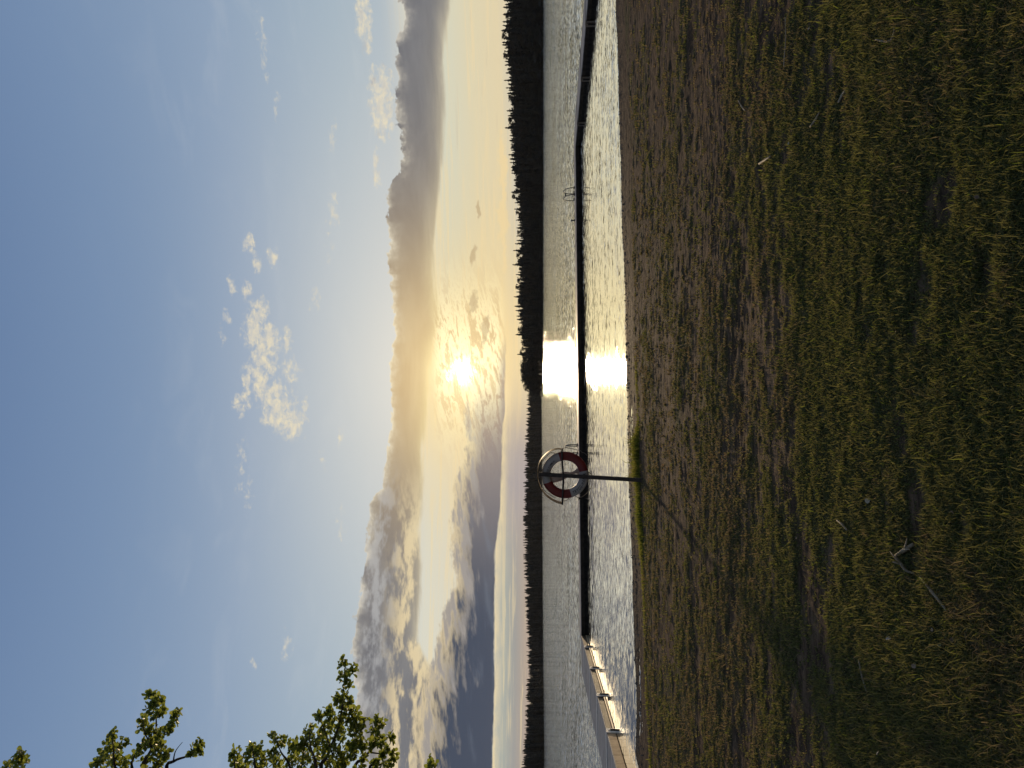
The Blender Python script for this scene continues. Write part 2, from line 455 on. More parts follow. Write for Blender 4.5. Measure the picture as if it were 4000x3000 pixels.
def axis(parts):
    out = []
    for a, b_, n in parts: out += list(np.linspace(a, b_, n, endpoint=False))
    return np.array(out + [parts[-1][1]])
gx = axis([(-400,-60,8),(-60,-14,14),(-14,-8,30),(-8,10,620),(10,16,30),(16,60,14),(60,400,8)])
gy = axis([(-200,-20,6),(-20,1.5,18),(1.5,7,330),(7,17.5,330),(17.5,26,12)])
X, Y = np.meshgrid(gx, gy)
Z = height(X.ravel(), Y.ravel()); MK = moss_mask(X.ravel(), Y.ravel())
nX, nY = len(gx), len(gy)
idx = np.arange(nX*nY).reshape(nY, nX)
quads = np.stack([idx[:-1,:-1], idx[:-1,1:], idx[1:,1:], idx[1:,:-1]], -1).reshape(-1)

m, t, b = material('beach_earth', .95)
p = objco(t)
a = t.node('ShaderNodeAttribute'); a.attribute_name = 'moss'; moss = E(t, a.outputs['Fac'])
a = t.node('ShaderNodeAttribute'); a.attribute_name = 'wet'; wet = E(t, a.outputs['Fac'])
n1 = t.noise(t.vmath('MULTIPLY', p, (1.0, 2.2, 1)), 1.6, 6, .65)
n2 = t.noise(t.vmath('MULTIPLY', p, (.7, 1.9, 1)), 13, 6, .78)
n3 = t.noise(t.vmath('MULTIPLY', p, (.6, 1.8, 1)), 5.5, 5, .65)
mud = t.mix(t.ss(.3, .7, n1), (.064,.037,.022), (.165,.098,.057))
mud = t.mix(t.ss(.35, .70, n3)*.6, mud, (.250,.158,.096))
mud = t.mix(t.ss(.50, .38, n2)*.75, mud, (.030,.022,.016))
n4 = t.noise(t.vmath('MULTIPLY', p, (1.6, 6.5, 1)), 2.4, 6, .72)
mud = t.mix(t.ss(.53, .41, n4)*.65, mud, (.036,.024,.016))
mud = t.mix(t.ss(.58, .68, n4)*.5, mud, (.24,.165,.11))
mossc = t.mix(t.ss(.35, .65, n2), (.050,.046,.018), (.125,.102,.042))
mossc = t.mix(t.ss(.45, .7, n3)*.6, mossc, (.135,.100,.050))
colr = t.mix(moss*.85, mud, mossc)
colr = t.mix(wet, colr, (.030,.024,.020))
t.put(b.inputs['Base Color'], colr)
t.put(b.inputs['Roughness'], .95 - wet*.35)
b.inputs['Specular IOR Level'].default_value = .04
bn = t.node('ShaderNodeBump'); bn.inputs['Strength'].default_value = .9; bn.inputs['Distance'].default_value = .025
t.put(bn.inputs['Height'], n2*.6 + t.noise(p, 70, 3, .6)*.4); t.l.new(bn.outputs[0], b.inputs['Normal'])
ground = mesh_np('ground', np.stack([X.ravel(), Y.ravel(), Z], -1), quads, [4]*(len(quads)//4), m, smooth=True)
at_ = ground.data.attributes.new('moss', 'FLOAT', 'POINT'); at_.data.foreach_set('value', MK.astype(np.float32))
dd = shore(X.ravel()) - Y.ravel()
wetv = np.clip(1 - dd/.55, 0, 1)*.9 + np.exp(-((dd-1.2)/.9)**2)*.25
at_ = ground.data.attributes.new('wet', 'FLOAT', 'POINT'); at_.data.foreach_set('value', np.clip(wetv,0,1).astype(np.float32))
tag(ground, kind='structure')

# pebbles and grit washed along the waterline: nobody could count them
N = 2600
px_ = rng.uniform(-9, 11, N); dpt = np.abs(rng.normal(0, .55, N)); py_ = shore(px_) - dpt - .0
r_ = rng.lognormal(-4.75, .45, N)
V = []; Fq = []
octv = np.array([(1,0,0),(0,1,0),(-1,0,0),(0,-1,0),(0,0,1),(0,0,-.6)], float)
octf = np.array([(0,1,4),(1,2,4),(2,3,4),(3,0,4),(1,0,5),(2,1,5),(3,2,5),(0,3,5)])
pz = height(px_, py_)
jit = rng.uniform(.65, 1.25, (N,6,3))
VV = octv[None]*jit*r_[:,None,None]*np.array([1.3,1,.75]) + np.stack([px_,py_,pz+r_*.2],-1)[:,None]
FF = (octf[None] + (np.arange(N)*6)[:,None,None]).reshape(-1)
mp = speckled('pebble_stone', (.05,.042,.036), (.20,.16,.13), 9, .7)
tag(mesh_np('shore_pebbles', VV.reshape(-1,3), FF, [3]*(len(FF)//3), mp, smooth=True), 'grit and small pebbles washed up along the dark waterline', 'pebbles', kind='stuff')
# ------------------------------------------------------------------ the floating pier: three straight arms of coupled pontoons round a basin
DZ = .22
c_left = on(517, 2270, DZ); c_right = on(2426, 2247, DZ)
l_end = on(0, 2405.6, DZ); r_end = on(3000, 2295, DZ)
l_end = c_left + (l_end - c_left)*1.25; r_end = c_right + (r_end - c_right)*1.6
WID = 1.25
deckm = speckled('pier_deck_wood', (.15,.128,.115), (.24,.205,.185), 3, .55, 6, bump=.2, stretch=(1,1,1))
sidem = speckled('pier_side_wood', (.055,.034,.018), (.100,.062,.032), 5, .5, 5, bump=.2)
floatm = speckled('pontoon_concrete', (.27,.17,.085), (.44,.29,.155), 4, .6, 6, bump=.15)
floatm.node_tree.nodes['Principled BSDF'].inputs['Specular IOR Level'].default_value = .15
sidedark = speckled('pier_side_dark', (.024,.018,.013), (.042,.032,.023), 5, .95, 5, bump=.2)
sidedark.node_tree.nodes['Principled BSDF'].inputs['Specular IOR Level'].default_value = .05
glintm = speckled('waterline_glint_strip', (.34,.22,.11), (.50,.34,.18), 6, .5)  # pale gold colour paints in the sunlit line at the water
palem = speckled('joint_steel', (.45,.40,.34), (.62,.56,.48), 8, .45)
darkm = speckled('dark_rubber', (.015,.012,.010), (.028,.023,.019), 8, .95)
darkm.node_tree.nodes['Principled BSDF'].inputs['Specular IOR Level'].default_value = .05
def hit_t(a, b_, u):
    """where the sight line of column u crosses the plan line a-b"""
    k = (u - 1500)/F; d = b_ - a
    return (k*a.y - a.x)/(d.x - k*d.y)
pier = empty('floating_pier', ((c_left.x+c_right.x)/2, (c_left.y+c_right.y)/2 + WID/2, 0))
tag(pier, 'low floating pier of coupled grey pontoons bent in a U round the calm basin', 'pier')
def section(a, b_, out, gapped, joint_at_b=True, wid=WID, conc=False, bright=False):
    """one pontoon with its near edge from a to b; out = direction across the deck"""
    d = (b_ - a); L = d.length; d.normalize(); Zu = Vector((0,0,1)); ax = (d, out, Zu)
    mid = (a + b_)/2; mid.z = 0
    ob = MB()
    if gapped:   # two floats under a timber frame, daylight between them
        ob.box(mid + out*wid/2 + Zu*-.03, L/2 - .12, wid/2 - .05, .10, ax)
    else:
        ob.box(mid + out*wid/2 + Zu*-.02, L/2 - .004, wid/2 - .02, .115, ax)
    po = ob.build('pontoon', floatm if conc else darkm, pier, bevel=.01); parent_keep(po, pier)
    fr = MB()
    for s in ((1,) if conc else (0, 1)): fr.box(mid + out*(.02 + s*(wid-.04)) + Zu*(.132 if not conc else .135), L/2 - (.04 if joint_at_b or gapped or conc else .005), .025, .065 if not conc else .062, ax)
    if conc:
        n = int(L/.45)
        for i in range(n): fr.box(mid + d*(-L/2 + .06 + (i+.5)*(L-.12)/n) + out*(-.012) + Zu*.105, (L-.12)/n/2-.006, .010, .09, ax)
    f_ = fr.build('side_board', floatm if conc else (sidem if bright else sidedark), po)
    if gapped:
        rm = MB(); rm.box(mid + out*-.015 + Zu*.028, L/2 - .10, .030, .022, ax); rm.build('waterline_glint_strip', glintm, po, bevel=.008)  # added pale strip, stands in for sunlit water glinting below the side board
    pl = MB(); n = max(3, int((L-.1)/.13)); st = (L-.1)/n
    for i in range(n):
        pl.box(mid + d*(-L/2 + .05 + (i+.5)*st) + out*wid/2 + Zu*(.209 + random.uniform(-.002,.002)), st/2-.005, wid/2 + .02, .012, ax)
    pl.build('deck', deckm, po)
    if joint_at_b:
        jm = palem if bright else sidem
        j = MB()
        j.box(Vector((b_.x,b_.y,0)) + out*(wid/2) + Zu*.226, .085, wid/2 + .03, .006, ax)
        j.box(Vector((b_.x,b_.y,0)) + out*-.035 + Zu*.10, .14, .012, .12, ax)
        j.box(Vector((b_.x,b_.y,0)) + out*-.05 + Zu*.15, .03, .010, .03, ax)
        j.build('joint_plate', jm, po)
        k = MB(); k.box(Vector((b_.x,b_.y,0)) + out*-.06 + Zu*.04, .028, .014, .10, ax); k.build('bumper', darkm, po)
    for o in po.children: o.matrix_parent_inverse = Matrix.Identity(4)
    return po
def arm(a, b_, out, ts, style, joints=True, bright=False):
    ts = [0] + ts + [1]
    for i in range(len(ts)-1):
        g, c = style(i, len(ts)-1)
        section(a + (b_-a)*ts[i], a + (b_-a)*ts[i+1], out, g, joints and i < len(ts)-2, conc=c, bright=bright)
dl = (l_end - c_left).normalized(); outl = Vector((dl.y, -dl.x, 0))
if outl.x > 0: outl = -outl
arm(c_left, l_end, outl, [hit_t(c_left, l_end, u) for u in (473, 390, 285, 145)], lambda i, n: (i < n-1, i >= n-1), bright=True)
dr = (r_end - c_right).normalized(); outr = Vector((-dr.y, dr.x, 0))
if outr.x < 0: outr = -outr
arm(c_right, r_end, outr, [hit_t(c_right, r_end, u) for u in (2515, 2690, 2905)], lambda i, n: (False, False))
db = (c_right - c_left).normalized(); outb = Vector((-db.y, db.x, 0))
arm(c_left - db*WID*.2, c_right + db*WID*.9, outb, [.25, .5, .75], lambda i, n: (False, False), joints=False)

# bathing ladders on the outer edge
steel = speckled('ladder_steel', (.05,.047,.045), (.09,.085,.08), 9, .45, Metallic=.6)
def ladder(u, label, halfw=.17):
    tt = hit_t(c_left, c_right, u); base = c_left + (c_right - c_left)*tt + outb*(WID + .04); base.z = DZ
    e = empty('bathing_ladder', base); tag(e, label, 'ladder', 'bathing ladders on the pier')
    for s in (-1, 1):
        o = base + db*s*halfw
        r_ = MB()
        pts = [o - outb*.55, o - outb*.53 + Vector((0,0,.2)), o - outb*.40 + Vector((0,0,.42)), o - outb*.22 + Vector((0,0,.50)), o - outb*.04 + Vector((0,0,.46)), o + outb*.06 + Vector((0,0,.30)), o + outb*.08 + Vector((0,0,-.1)), o + outb*.08 + Vector((0,0,-.75))]
        r_.tube(pts, .019, 8)
        h = r_.build('handrail', steel, e, smooth=True); parent_keep(h, e)
        for k_ in (.55, .05):
            q = MB(); q.box(o - outb*k_ + Vector((0,0,.02)), .05, .05, .02); q.build('foot_plate', steel, h)
    for z in (-.12, -.38, -.64):
        st = MB(); st.box(base + outb*.08 + Vector((0,0,z)), halfw, .04, .014, (db, outb, Vector((0,0,1))))
        s_ = st.build('step', steel, e); parent_keep(s_, e)
    return e, base
la, lb = ladder(2281, 'dark bathing ladder with two open handrail loops on the right half of the far pier')
sg = MB(); sg.box(lb + Vector((.02,0,0)) + outb*-.02 + db*.17 + Vector((-.08,0,.40)), .07, .006, .035); o = sg.build('notice_plate', steel, la); parent_keep(o, la)
ladder(1255, 'thin bathing ladder on the far pier seen edge-on just right of the lifebuoy')
tt = hit_t(c_left, c_right, 2174); bp = c_left + (c_right-c_left)*tt + outb*(WID*.8); bp.z = DZ
bo = MB(); prof = [(0,0,.05),(.05,0,.05),(.06,0,.03),(.12,0,.03),(.14,0,.055),(.17,0,.05),(.18,0,.015)]
bo.tube([bp + Vector((0,0,z)) for z, _, _ in prof], [r_ for _, _, r_ in prof], 12)
tag(bo.build('mooring_bollard', steel, smooth=True), 'tiny dark mooring bollard on the far pier left of the open ladder', 'bollard')
# ------------------------------------------------------------------ lifebuoy stand
PY = 11.6
base = at(1124, 2512, PY); top = at(1148, 2109, PY)
base.z = H(base.x, base.y) - .02
postm = speckled('stand_steel', (.030,.022,.020), (.055,.040,.035), 14, .6, 6, bump=.3)
stand = empty('lifebuoy_stand', base); tag(stand, 'slim dark leaning post with crossbar and curved hood at the water edge', 'stand')
RC = at(1145, 2207, PY + .10)                       # ring centre
SC = F/(PY + .10)/5.53*1.0                          # zoom pixels (5.53 per photo px) per metre
def zp(zx, zy, y=0.0):                              # a point of the enlarged photo detail, in the ring's plane
    return Vector((RC.x + (832 - zy)/(F/PY*5.53), RC.y + y, RC.z + (915 - zx)/(F/PY*5.53)))
pb = MB(); ax_ = (top - base).normalized()
side = Vector((0,1,0)).cross(ax_).normalized()
L = (top - base).length
pb.box((base + top)/2, .031, .031, L/2, (side, Vector((0,1,0)), ax_))
pb.box(top + ax_*.004, .036, .036, .006, (side, Vector((0,1,0)), ax_))
o = pb.build('post', postm, stand, bevel=.005); parent_keep(o, stand)
cb = MB(); cy = -.125 + .0
pts = [zp(846, 285, cy), zp(850, 560, cy), zp(868, 760, cy), zp(874, 850, cy), zp(872, 1000, cy), zp(862, 1180, cy), zp(853, 1445, cy)]
cb.tube(pts, .0155, 8)
o = cb.build('crossbar', postm, stand, smooth=True); parent_keep(o, stand)
# hood: a curved plastic strip 25 cm deep, arching from one end of the crossbar to the other over the post
arc = [(850,262),(800,258),(750,258),(690,267),(620,290),(560,322),(500,368),(445,424),(400,480),(365,540),(342,600),(326,680),(320,760),(318,830),(322,900),(334,960),(350,1010),(374,1080),(402,1140),(450,1212),(505,1275),(560,1322),(620,1360),(680,1392),(740,1418),(800,1438),(853,1447)]
hm, t, b = material('hood_plastic', .6, (.30,.19,.07))
tr = t.node('ShaderNodeBsdfTranslucent'); tr.inputs[0].default_value = (.55,.36,.13,1)
mx = t.node('ShaderNodeMixShader'); mx.inputs[0].default_value = .45
t.l.new(b.outputs[0], mx.inputs[1]); t.l.new(tr.outputs[0], mx.inputs[2])
out = [n for n in t.n if n.type == 'OUTPUT_MATERIAL'][0]; t.l.new(mx.outputs[0], out.inputs[0])
streakn = t.noise(t.vmath('MULTIPLY', objco(t), (9, 2, 9)), 3, 5, .6)
t.put(b.inputs['Base Color'], t.mix(streakn, (.16,.10,.04), (.42,.27,.10)))
hb = MB(); n = len(arc); depth = .24; thick = .006
vs = []
for (x, y) in arc:
    q = zp(x, y, 0); c = (q - RC); c.y = 0; r_ = c.normalized()
    for k, yy in enumerate((-.13, -.13 + depth)):
        vs += [q + Vector((0,yy,0)), q - r_*thick + Vector((0,yy,0))]
fs = []
for i in range(n-1):
    a0, a1 = 4*i, 4*(i+1)
    fs += [[a0,a1,a1+2,a0+2],[a0+1,a0+3,a1+3,a1+1],[a0,a0+1,a1+1,a1],[a0+2,a1+2,a1+3,a0+3]]
fs += [[0,2,3,1],[4*n-4,4*n-3,4*n-1,4*n-2]]
hb.add(vs, fs)
o = hb.build('hood', hm, stand, smooth=False); parent_keep(o, stand)
for zx, zy in ((850,268),(853,1440)):
    br = MB(); br.box(zp(zx, zy, -.02), .012, .115, .012)
    o = br.build('bracket', postm, stand, bevel=.003); parent_keep(o, stand)

# ------------------------------------------------------------------ the lifebuoy
buoy = empty('lifebuoy', RC); tag(buoy, 'red and white lifebuoy with grab line hanging on the dark stand at the water edge', 'lifebuoy')
RM, RW, RT_ = .3115, .0735, .056                    # ring radius, half width in its plane, half thickness
redm = speckled('buoy_red', (.16,.012,.012), (.22,.022,.018), 6, .5, 6, bump=.05)
whitem = speckled('buoy_white', (.36,.33,.31), (.48,.44,.42), 5, .5, 6, bump=.05, lo=.25, hi=.6)
inkm, _, _ = material('buoy_lettering', .6, (.035,.032,.035))
nu, nv = 144, 24
def tor(a, q):
    e = lambda c: math.copysign(abs(c)**.8, c)
    r_ = RM + RW*e(math.cos(q)); return Vector((r_*math.cos(a), -RT_*e(math.sin(q)), r_*math.sin(a)))
bm_ = MB(); vs = [tor(2*math.pi*i/nu, 2*math.pi*k/nv) for i in range(nu) for k in range(nv)]
bm_.v = [tuple(q) for q in vs]
def is_red(deg):
    deg %= 360
    return deg >= 360-76.6 or deg < 18 or 111.5 <= deg < 196.5
for i in range(nu):
    mi = 0 if is_red((i+.5)*360/nu) else 1
    for k in range(nv):
        bm_.f.append([i*nv+k, i*nv+(k+1)%nv, ((i+1)%nu)*nv+(k+1)%nv, ((i+1)%nu)*nv+k]); bm_.mi.append(mi)
o = bm_.build('ring', [redm, whitem], buoy, smooth=True)
def lettering(txt, r0, size, a0, a1, inward):
    """letters set round the ring from angle a0 to a1, pressed onto its curved face"""
    dg = bpy.context.evaluated_depsgraph_get(); adv = []; meshes = []
    for ch in txt:
        c = bpy.data.curves.new('letter', 'FONT'); c.body = ch; c.size = size; c.align_x = 'CENTER'; c.fill_mode = 'FRONT'; c.shear = .15 if inward else 0; c.offset = size*.018 if inward else size*.008
        ob = bpy.data.objects.new('letter', c); COL.objects.link(ob); bpy.context.view_layer.update()
        me = bpy.data.meshes.new_from_object(ob.evaluated_get(bpy.context.evaluated_depsgraph_get()))
        wdt = (max(v.co.x for v in me.vertices) - min(v.co.x for v in me.vertices)) if len(me.vertices) else size*.3
        adv.append(wdt + size*.13); meshes.append(me); bpy.data.objects.remove(ob); bpy.data.curves.remove(c)
    tot = sum(adv); acc = 0; mb = MB()
    for me, a_ in zip(meshes, adv):
        ac = a0 + (a1 - a0)*(acc + a_/2)/tot; acc += a_
        if len(me.vertices) == 0: continue
        bm = bmesh.new(); bm.from_mesh(me); bmesh.ops.triangulate(bm, faces=bm.faces)
        bmesh.ops.subdivide_edges(bm, edges=[e_ for e_ in bm.edges if e_.calc_length() > .012], cuts=2); bmesh.ops.triangulate(bm, faces=bm.faces)
        bm.verts.index_update()
        A = R(ac); rad = Vector((math.cos(A), 0, math.sin(A))); tan = Vector((math.sin(A), 0, -math.cos(A)))  # clockwise tangent
        if inward: upv, rv = -rad, -tan
        else: upv, rv = rad, tan
        k = abs(a1 - a0)*math.pi/180*r0/tot
        vs = []
        for v in bm.verts:
            q = rad*r0 + rv*v.co.x*min(k, 1.35) + upv*(v.co.y - size*.36)
            rr = math.hypot(q.x, q.z); s = min(1, abs(rr - RM)/RW)
            ct = s**(1/.8); q.y = -RT_*(max(0, 1 - ct*ct)**.5)**.8 - .0025
            vs.append(q)
        mb.add(vs, [[v.index for v in f.verts] for f in bm.faces]); bm.free()
    return mb.build('lettering', inkm, buoy)
lettering('TRYGG-HANSA', .315, .078, 203, 277, True)
lettering('VÄXJÖ KOMMUN', .292, .050, 94, 36, False)
# strap and grab line
st = MB(); A = R(110)
rad = Vector((math.cos(A),0,math.sin(A))); tan = Vector((-math.sin(A),0,math.cos(A)))
ringp = [rad*(RM + (RW+.006)*math.cos(q)) + Vector((0,-(RT_+.006)*math.sin(q),0)) for q in [2*math.pi*k/20 for k in range(20)]]
vs = [p_ + tan*s*.018 for p_ in ringp for s in (-1, 1)]
st.add(vs, [[2*i, 2*i+1, 2*((i+1)%20)+1, 2*((i+1)%20)] for i in range(20)])
st.build('strap', whitem, buoy, smooth=True)
ropem = speckled('rope_fibre', (.10,.075,.055), (.19,.14,.10), 30, .8)
def zl(x, y, yy=0.0): return zp(x, y, yy) - RC
def smooth_path(pts, n=6):
    P_ = [pts[0]] + pts + [pts[-1]]; out = []
    for i in range(1, len(P_)-2):
        for k in range(n):
            s = k/n; p0,p1,p2,p3 = P_[i-1],P_[i],P_[i+1],P_[i+2]
            out.append(.5*((2*p1)+(p2-p0)*s+(2*p0-5*p1+4*p2-p3)*s*s+(3*p1-p0-3*p2+p3)*s**3))
    return out + [pts[-1]]
for loop in ([(835,330),(848,285),(880,254),(940,240),(1010,250),(1100,270),(1190,292),(1262,312),(1285,340),(1330,352),(1380,392),(1420,450),(1440,505),(1432,565),(1410,610),(1378,642)],
             [(1412,762),(1460,790),(1495,830),(1506,880),(1500,960),(1496,1040),(1470,1110),(1420,1190),(1360,1250),(1300,1295),(1240,1317),(1180,1312),(1130,1288)],
             [(1000,1320),(985,1350),(960,1380),(910,1394),(868,1396)],
             [(448,1020),(434,1050),(436,1100),(458,1150),(500,1200),(570,1250),(640,1298),(720,1330)],
             [(360,680),(400,570),(470,470),(560,380),(610,350),(655,346),(690,365),(712,384)]):
    rb = MB(); rb.tube(smooth_path([zl(x, y, -.01) for x, y in loop]), .0058, 6); rb.build('grab_line', ropem, buoy, smooth=True)

# ------------------------------------------------------------------ the throw-line float hanging inside the ring
fm = speckled('float_plastic', (.36,.25,.20), (.52,.38,.31), 6, .5, 5, bump=.05)
a0 = zp(625, 950, .02); 
axis_pts = [(600,945,.052),(640,938,.060),(720,915,.062),(790,895,.063),(860,862,.062),(930,838,.056),(985,822,.040),(1030,808,.022),(1080,795,.021),(1130,780,.026),(1160,768,.036),(1190,760,.050),(1215,755,.052),(1232,752,.040)]
fb = MB(); pts = [zp(x, y, .03) for x, y, _ in axis_pts]
fb.tube(pts, [r_ for _, _, r_ in axis_pts], 16)
fl = fb.build('throw_float', fm, smooth=True)
for v in fl.data.vertices: v.co.y = RC.y + .03 + (v.co.y - RC.y - .03)*.6
tag(fl, 'beige throw-line float with a narrow neck and flared foot, slung inside the lifebuoy ring', 'float')
# ------------------------------------------------------------------ far shores
def sky_r(y):  # skyline of the right-hand headland: photo v by u
    return y
SK = [(3000-y, x) for y, x in [(0,1985),(50,1980),(95,1972),(160,1974),(200,1982),(290,1984),(340,1990),(365,2001),(400,1992),(450,1994),(560,1997),(650,2000),(740,2018),(800,2026),(860,2026),(900,2028),(980,2021),(1100,2016),(1200,2021),(1260,2029),(1330,2031),(1350,2040),(1380,2037),(1420,2038),(1440,2028),(1470,2034),(1500,2037),(1520,2060),(1545,2075),(1560,2100)]]
SK = [(a_, b_ - (11 if a_ > 2100 else 5)) for a_, b_ in SK]
SK.sort(); SKU = np.array([q[0] for q in SK]); SKV = np.array([q[1] for q in SK])
SL = [(3000-y, x) for y, x in [(1400,2068),(1550,2068),(1660,2064),(1750,2057),(1900,2054),(2000,2053),(2150,2054),(2300,2059),(2450,2065),(2600,2067),(2700,2064),(2850,2059),(2950,2050),(3000,2047),(3300,2040)]]
SL = [(a_, b_ - 5) for a_, b_ in SL]
SL.sort(); SLU = np.array([q[0] for q in SL]); SLV = np.array([q[1] for q in SL])
needle = speckled('spruce_needles', (.016,.017,.013), (.036,.035,.026), .25, .9, 4)
fm_l, t, b = material('broadleaf_far', .85)
t.put(b.inputs['Base Color'], t.mix(t.ss(.35,.65,t.noise(objco(t), .9, 3)), (.020,.021,.012), (.045,.042,.024)))
soilm = speckled('far_bank_soil', (.016,.015,.012), (.034,.030,.024), .08, .95)

def spruce_geo(r, ragged=.25, whorls=13, slim=.17):
    """unit-high spruce: a thin stem and whorls of drooping boughs"""
    V, T = [], []
    def tri(a, b_, c): k = len(V); V.extend([a, b_, c]); T.append((k, k+1, k+2))
    for k in range(5):
        a0, a1 = 2*math.pi*k/5, 2*math.pi*(k+1)/5
        tri((.012*math.cos(a0),.012*math.sin(a0),0), (.012*math.cos(a1),.012*math.sin(a1),0), (0,0,.97))
    for i in range(whorls):
        f = i/(whorls-1); z = .10 + .86*f**.9
        rad = slim*(1 - f)**.75*r.uniform(1-ragged, 1+ragged*.6) + .026
        n = 9 if f < .6 else 7
        for k in range(6):
            a0, a1 = 2*math.pi*k/6, 2*math.pi*(k+1)/6; rc = rad*.55
            tri((rc*math.cos(a0),rc*math.sin(a0),z-.06), (rc*math.cos(a1),rc*math.sin(a1),z-.06), (0,0,z+.05))
        for j in range(n):
            if r.random() < .10: continue
            a = 2*math.pi*(j + r.random()*.8)/n; L = rad*r.uniform(.6, 1.12); d = L*r.uniform(.15, .55)
            wd = L*r.uniform(.34, .55) + .008; zz = z + r.uniform(-.02,.02)
            c, s = math.cos(a), math.sin(a)
            tip = (c*L, s*L, zz - d); m1 = (c*L*.55 - s*wd, s*L*.55 + c*wd, zz - d*.75 - .012); m2 = (c*L*.55 + s*wd, s*L*.55 - c*wd, zz - d*.75 - .012)
            hi = (0, 0, zz + .035); mid = (c*L*.5, s*L*.5, zz - d*.25)
            tri(hi, m1, mid); tri(hi, mid, m2); tri(mid, m1, tip); tri(mid, tip, m2)
    return np.array(V), np.array(T)
def leafy_geo(r, pine=False):
    """unit-high broadleaf or pine: stem plus clumps of small faces with gaps between"""
    V, T = [], []
    def tri(a, b_, c): k = len(V); V.extend([a, b_, c]); T.append((k, k+1, k+2))
    for k in range(5):
        a0, a1 = 2*math.pi*k/5, 2*math.pi*(k+1)/5
        tri((.018*math.cos(a0),.018*math.sin(a0),0), (.018*math.cos(a1),.018*math.sin(a1),0), (0,0,.9))
    for c in range(15 if not pine else 9):
        z = r.uniform(.28, .92) if not pine else r.uniform(.58, .97)
        wr = .26*math.sin(math.pi*min(1, max(.08, (z-.12)/.9)))**.7 if not pine else .17*(1.25 - z)*1.6
        a = r.uniform(0, 6.28); q = wr*math.sqrt(r.random())
        cx, cy, cz = q*math.cos(a), q*math.sin(a), z; cr = r.uniform(.06, .12) if not pine else r.uniform(.05,.09)
        for k in range(38):
            d = np.array([r.gauss(0,1) for _ in range(3)]); d = d/np.linalg.norm(d)*cr*r.uniform(.4, 1.05)
            p_ = np.array([cx,cy,cz]) + d*np.array([1,1,.75 if not pine else .5]); s = r.uniform(.014,.03)
            e1 = np.array([r.gauss(0,1) for _ in range(3)]); e2 = np.array([r.gauss(0,1) for _ in range(3)])
            tri(tuple(p_ - e1*s), tuple(p_ + e1*s*.6 + e2*s*.4), tuple(p_ + e2*s))
    return np.array(V), np.array(T)
rr = random.Random(5)
protos = [spruce_geo(rr, .25, 15, .20), spruce_geo(rr, .35, 14, .23), spruce_geo(rr, .2, 17, .17), spruce_geo(rr, .45, 13, .21), leafy_geo(rr), leafy_geo(rr, True), leafy_geo(rr)]
names = ['spruce_tree']*4 + ['broadleaf_tree', 'pine_tree', 'broadleaf_tree']
pm = []
for (V, T), nm in zip(protos, names):
    me = bpy.data.meshes.new(nm); me.from_pydata(V.tolist(), [], T.tolist()); me.materials.append(needle if nm != 'broadleaf_tree' else fm_l); me.update(); pm.append(me)

# terrain of the two shores
def bank(name, us, vshore, depth_back, rise, ushift=0):
    mb = MB(); n = len(us); rows = [(0, -.6), (6, .7), (25, rise*.25), (80, rise), (depth_back, rise*1.2)]
    hf = lambda u: min(1, max(.08, (u-1470)/330)) if name == 'far_shore' else 1.0
    for k, (db_, z) in enumerate(rows):
        for u, v in zip(us, vshore):
            g_ = on(u, v); d = Vector((g_.x, g_.y, 0)).normalized()
            mb.v.append(tuple(Vector((g_.x, g_.y, 0)) + d*db_ + Vector((0,0,z if k < 2 else hf(u)*z*(1 + .15*math.sin(u*.013))))))
    for k in range(len(rows)-1):
        for i in range(n-1): mb.f.append([k*n+i, k*n+i+1, (k+1)*n+i+1, (k+1)*n+i]); mb.mi.append(0)
    return tag(mb.build(name, soilm, smooth=True), kind='structure')
RU = [1452, 1470, 1500, 1560, 1650, 1800, 2000, 2200, 2400, 2600, 2800, 3000, 3200, 3500, 3900]
bank('far_shore', RU, [2119.5]*len(RU), 260, 9.0)
LU = [-1500, -900, -400, 0, 300, 500, 1000, 1470, 1700]
LVs = [2131, 2129, 2127, 2125, 2122.5, 2120, 2117, 2114.5, 2113.5]
bank('distant_shore', LU, LVs, 300, 5.0)

def ground_dist(u, v):
    g_ = on(u, v); return math.hypot(g_.x, g_.y), Vector((g_.x, g_.y, 0)).normalized()
# the headland: each tree of the skyline is a thing, the wood in front of and behind it is one mass
r = random.Random(21)
u = 1452; cnt = 0; special = {}
while u < 3040:
    vtop = float(np.interp(u, SKU, SKV)) + r.choice([-10,-5,-2,0,2,5,8,12,16])*(1 if u > 1530 else .5)
    d0, dir_ = ground_dist(u, 2119.5); back = r.uniform(6, 16); dist = d0 + back
    k = r.choice([0,1,2,3,0,1,2,5]) if u > 1590 else r.choice([4,6,4,6,5])
    if 1590 < u < 1690 and r.random() < .5: k = r.choice([4,5])
    dd_ = ray(u, vtop); ztop = CAMZ + dist*dd_.z/math.hypot(dd_.x, dd_.y)
    h = ztop + .2
    o = bpy.data.objects.new(names[k], pm[k]); COL.objects.link(o)
    o.location = dir_*dist + Vector((0,0,.2)); o.rotation_euler.z = r.uniform(0, 6.28)
    wsc = h*r.uniform(1.0, 1.35)*(1.25 if k in (4,6) else 1)*(1.2 if h < 9 else 1)
    o.scale = (wsc, wsc, h)
    kind = {'spruce_tree':'spruce','pine_tree':'pine','broadleaf_tree':'leafy tree'}[names[k]]
    tag(o, {'spruce_tree':'dark pointed spruce in the skyline of the wooded headland across the lake','pine_tree':'dark open-topped pine in the skyline of the wooded headland across the lake','broadleaf_tree':'round-headed dark tree at the low tip of the wooded headland under the sun'}[names[k]], kind, kind + 's along the headland skyline')
    cnt += 1; u += r.uniform(9, 19)
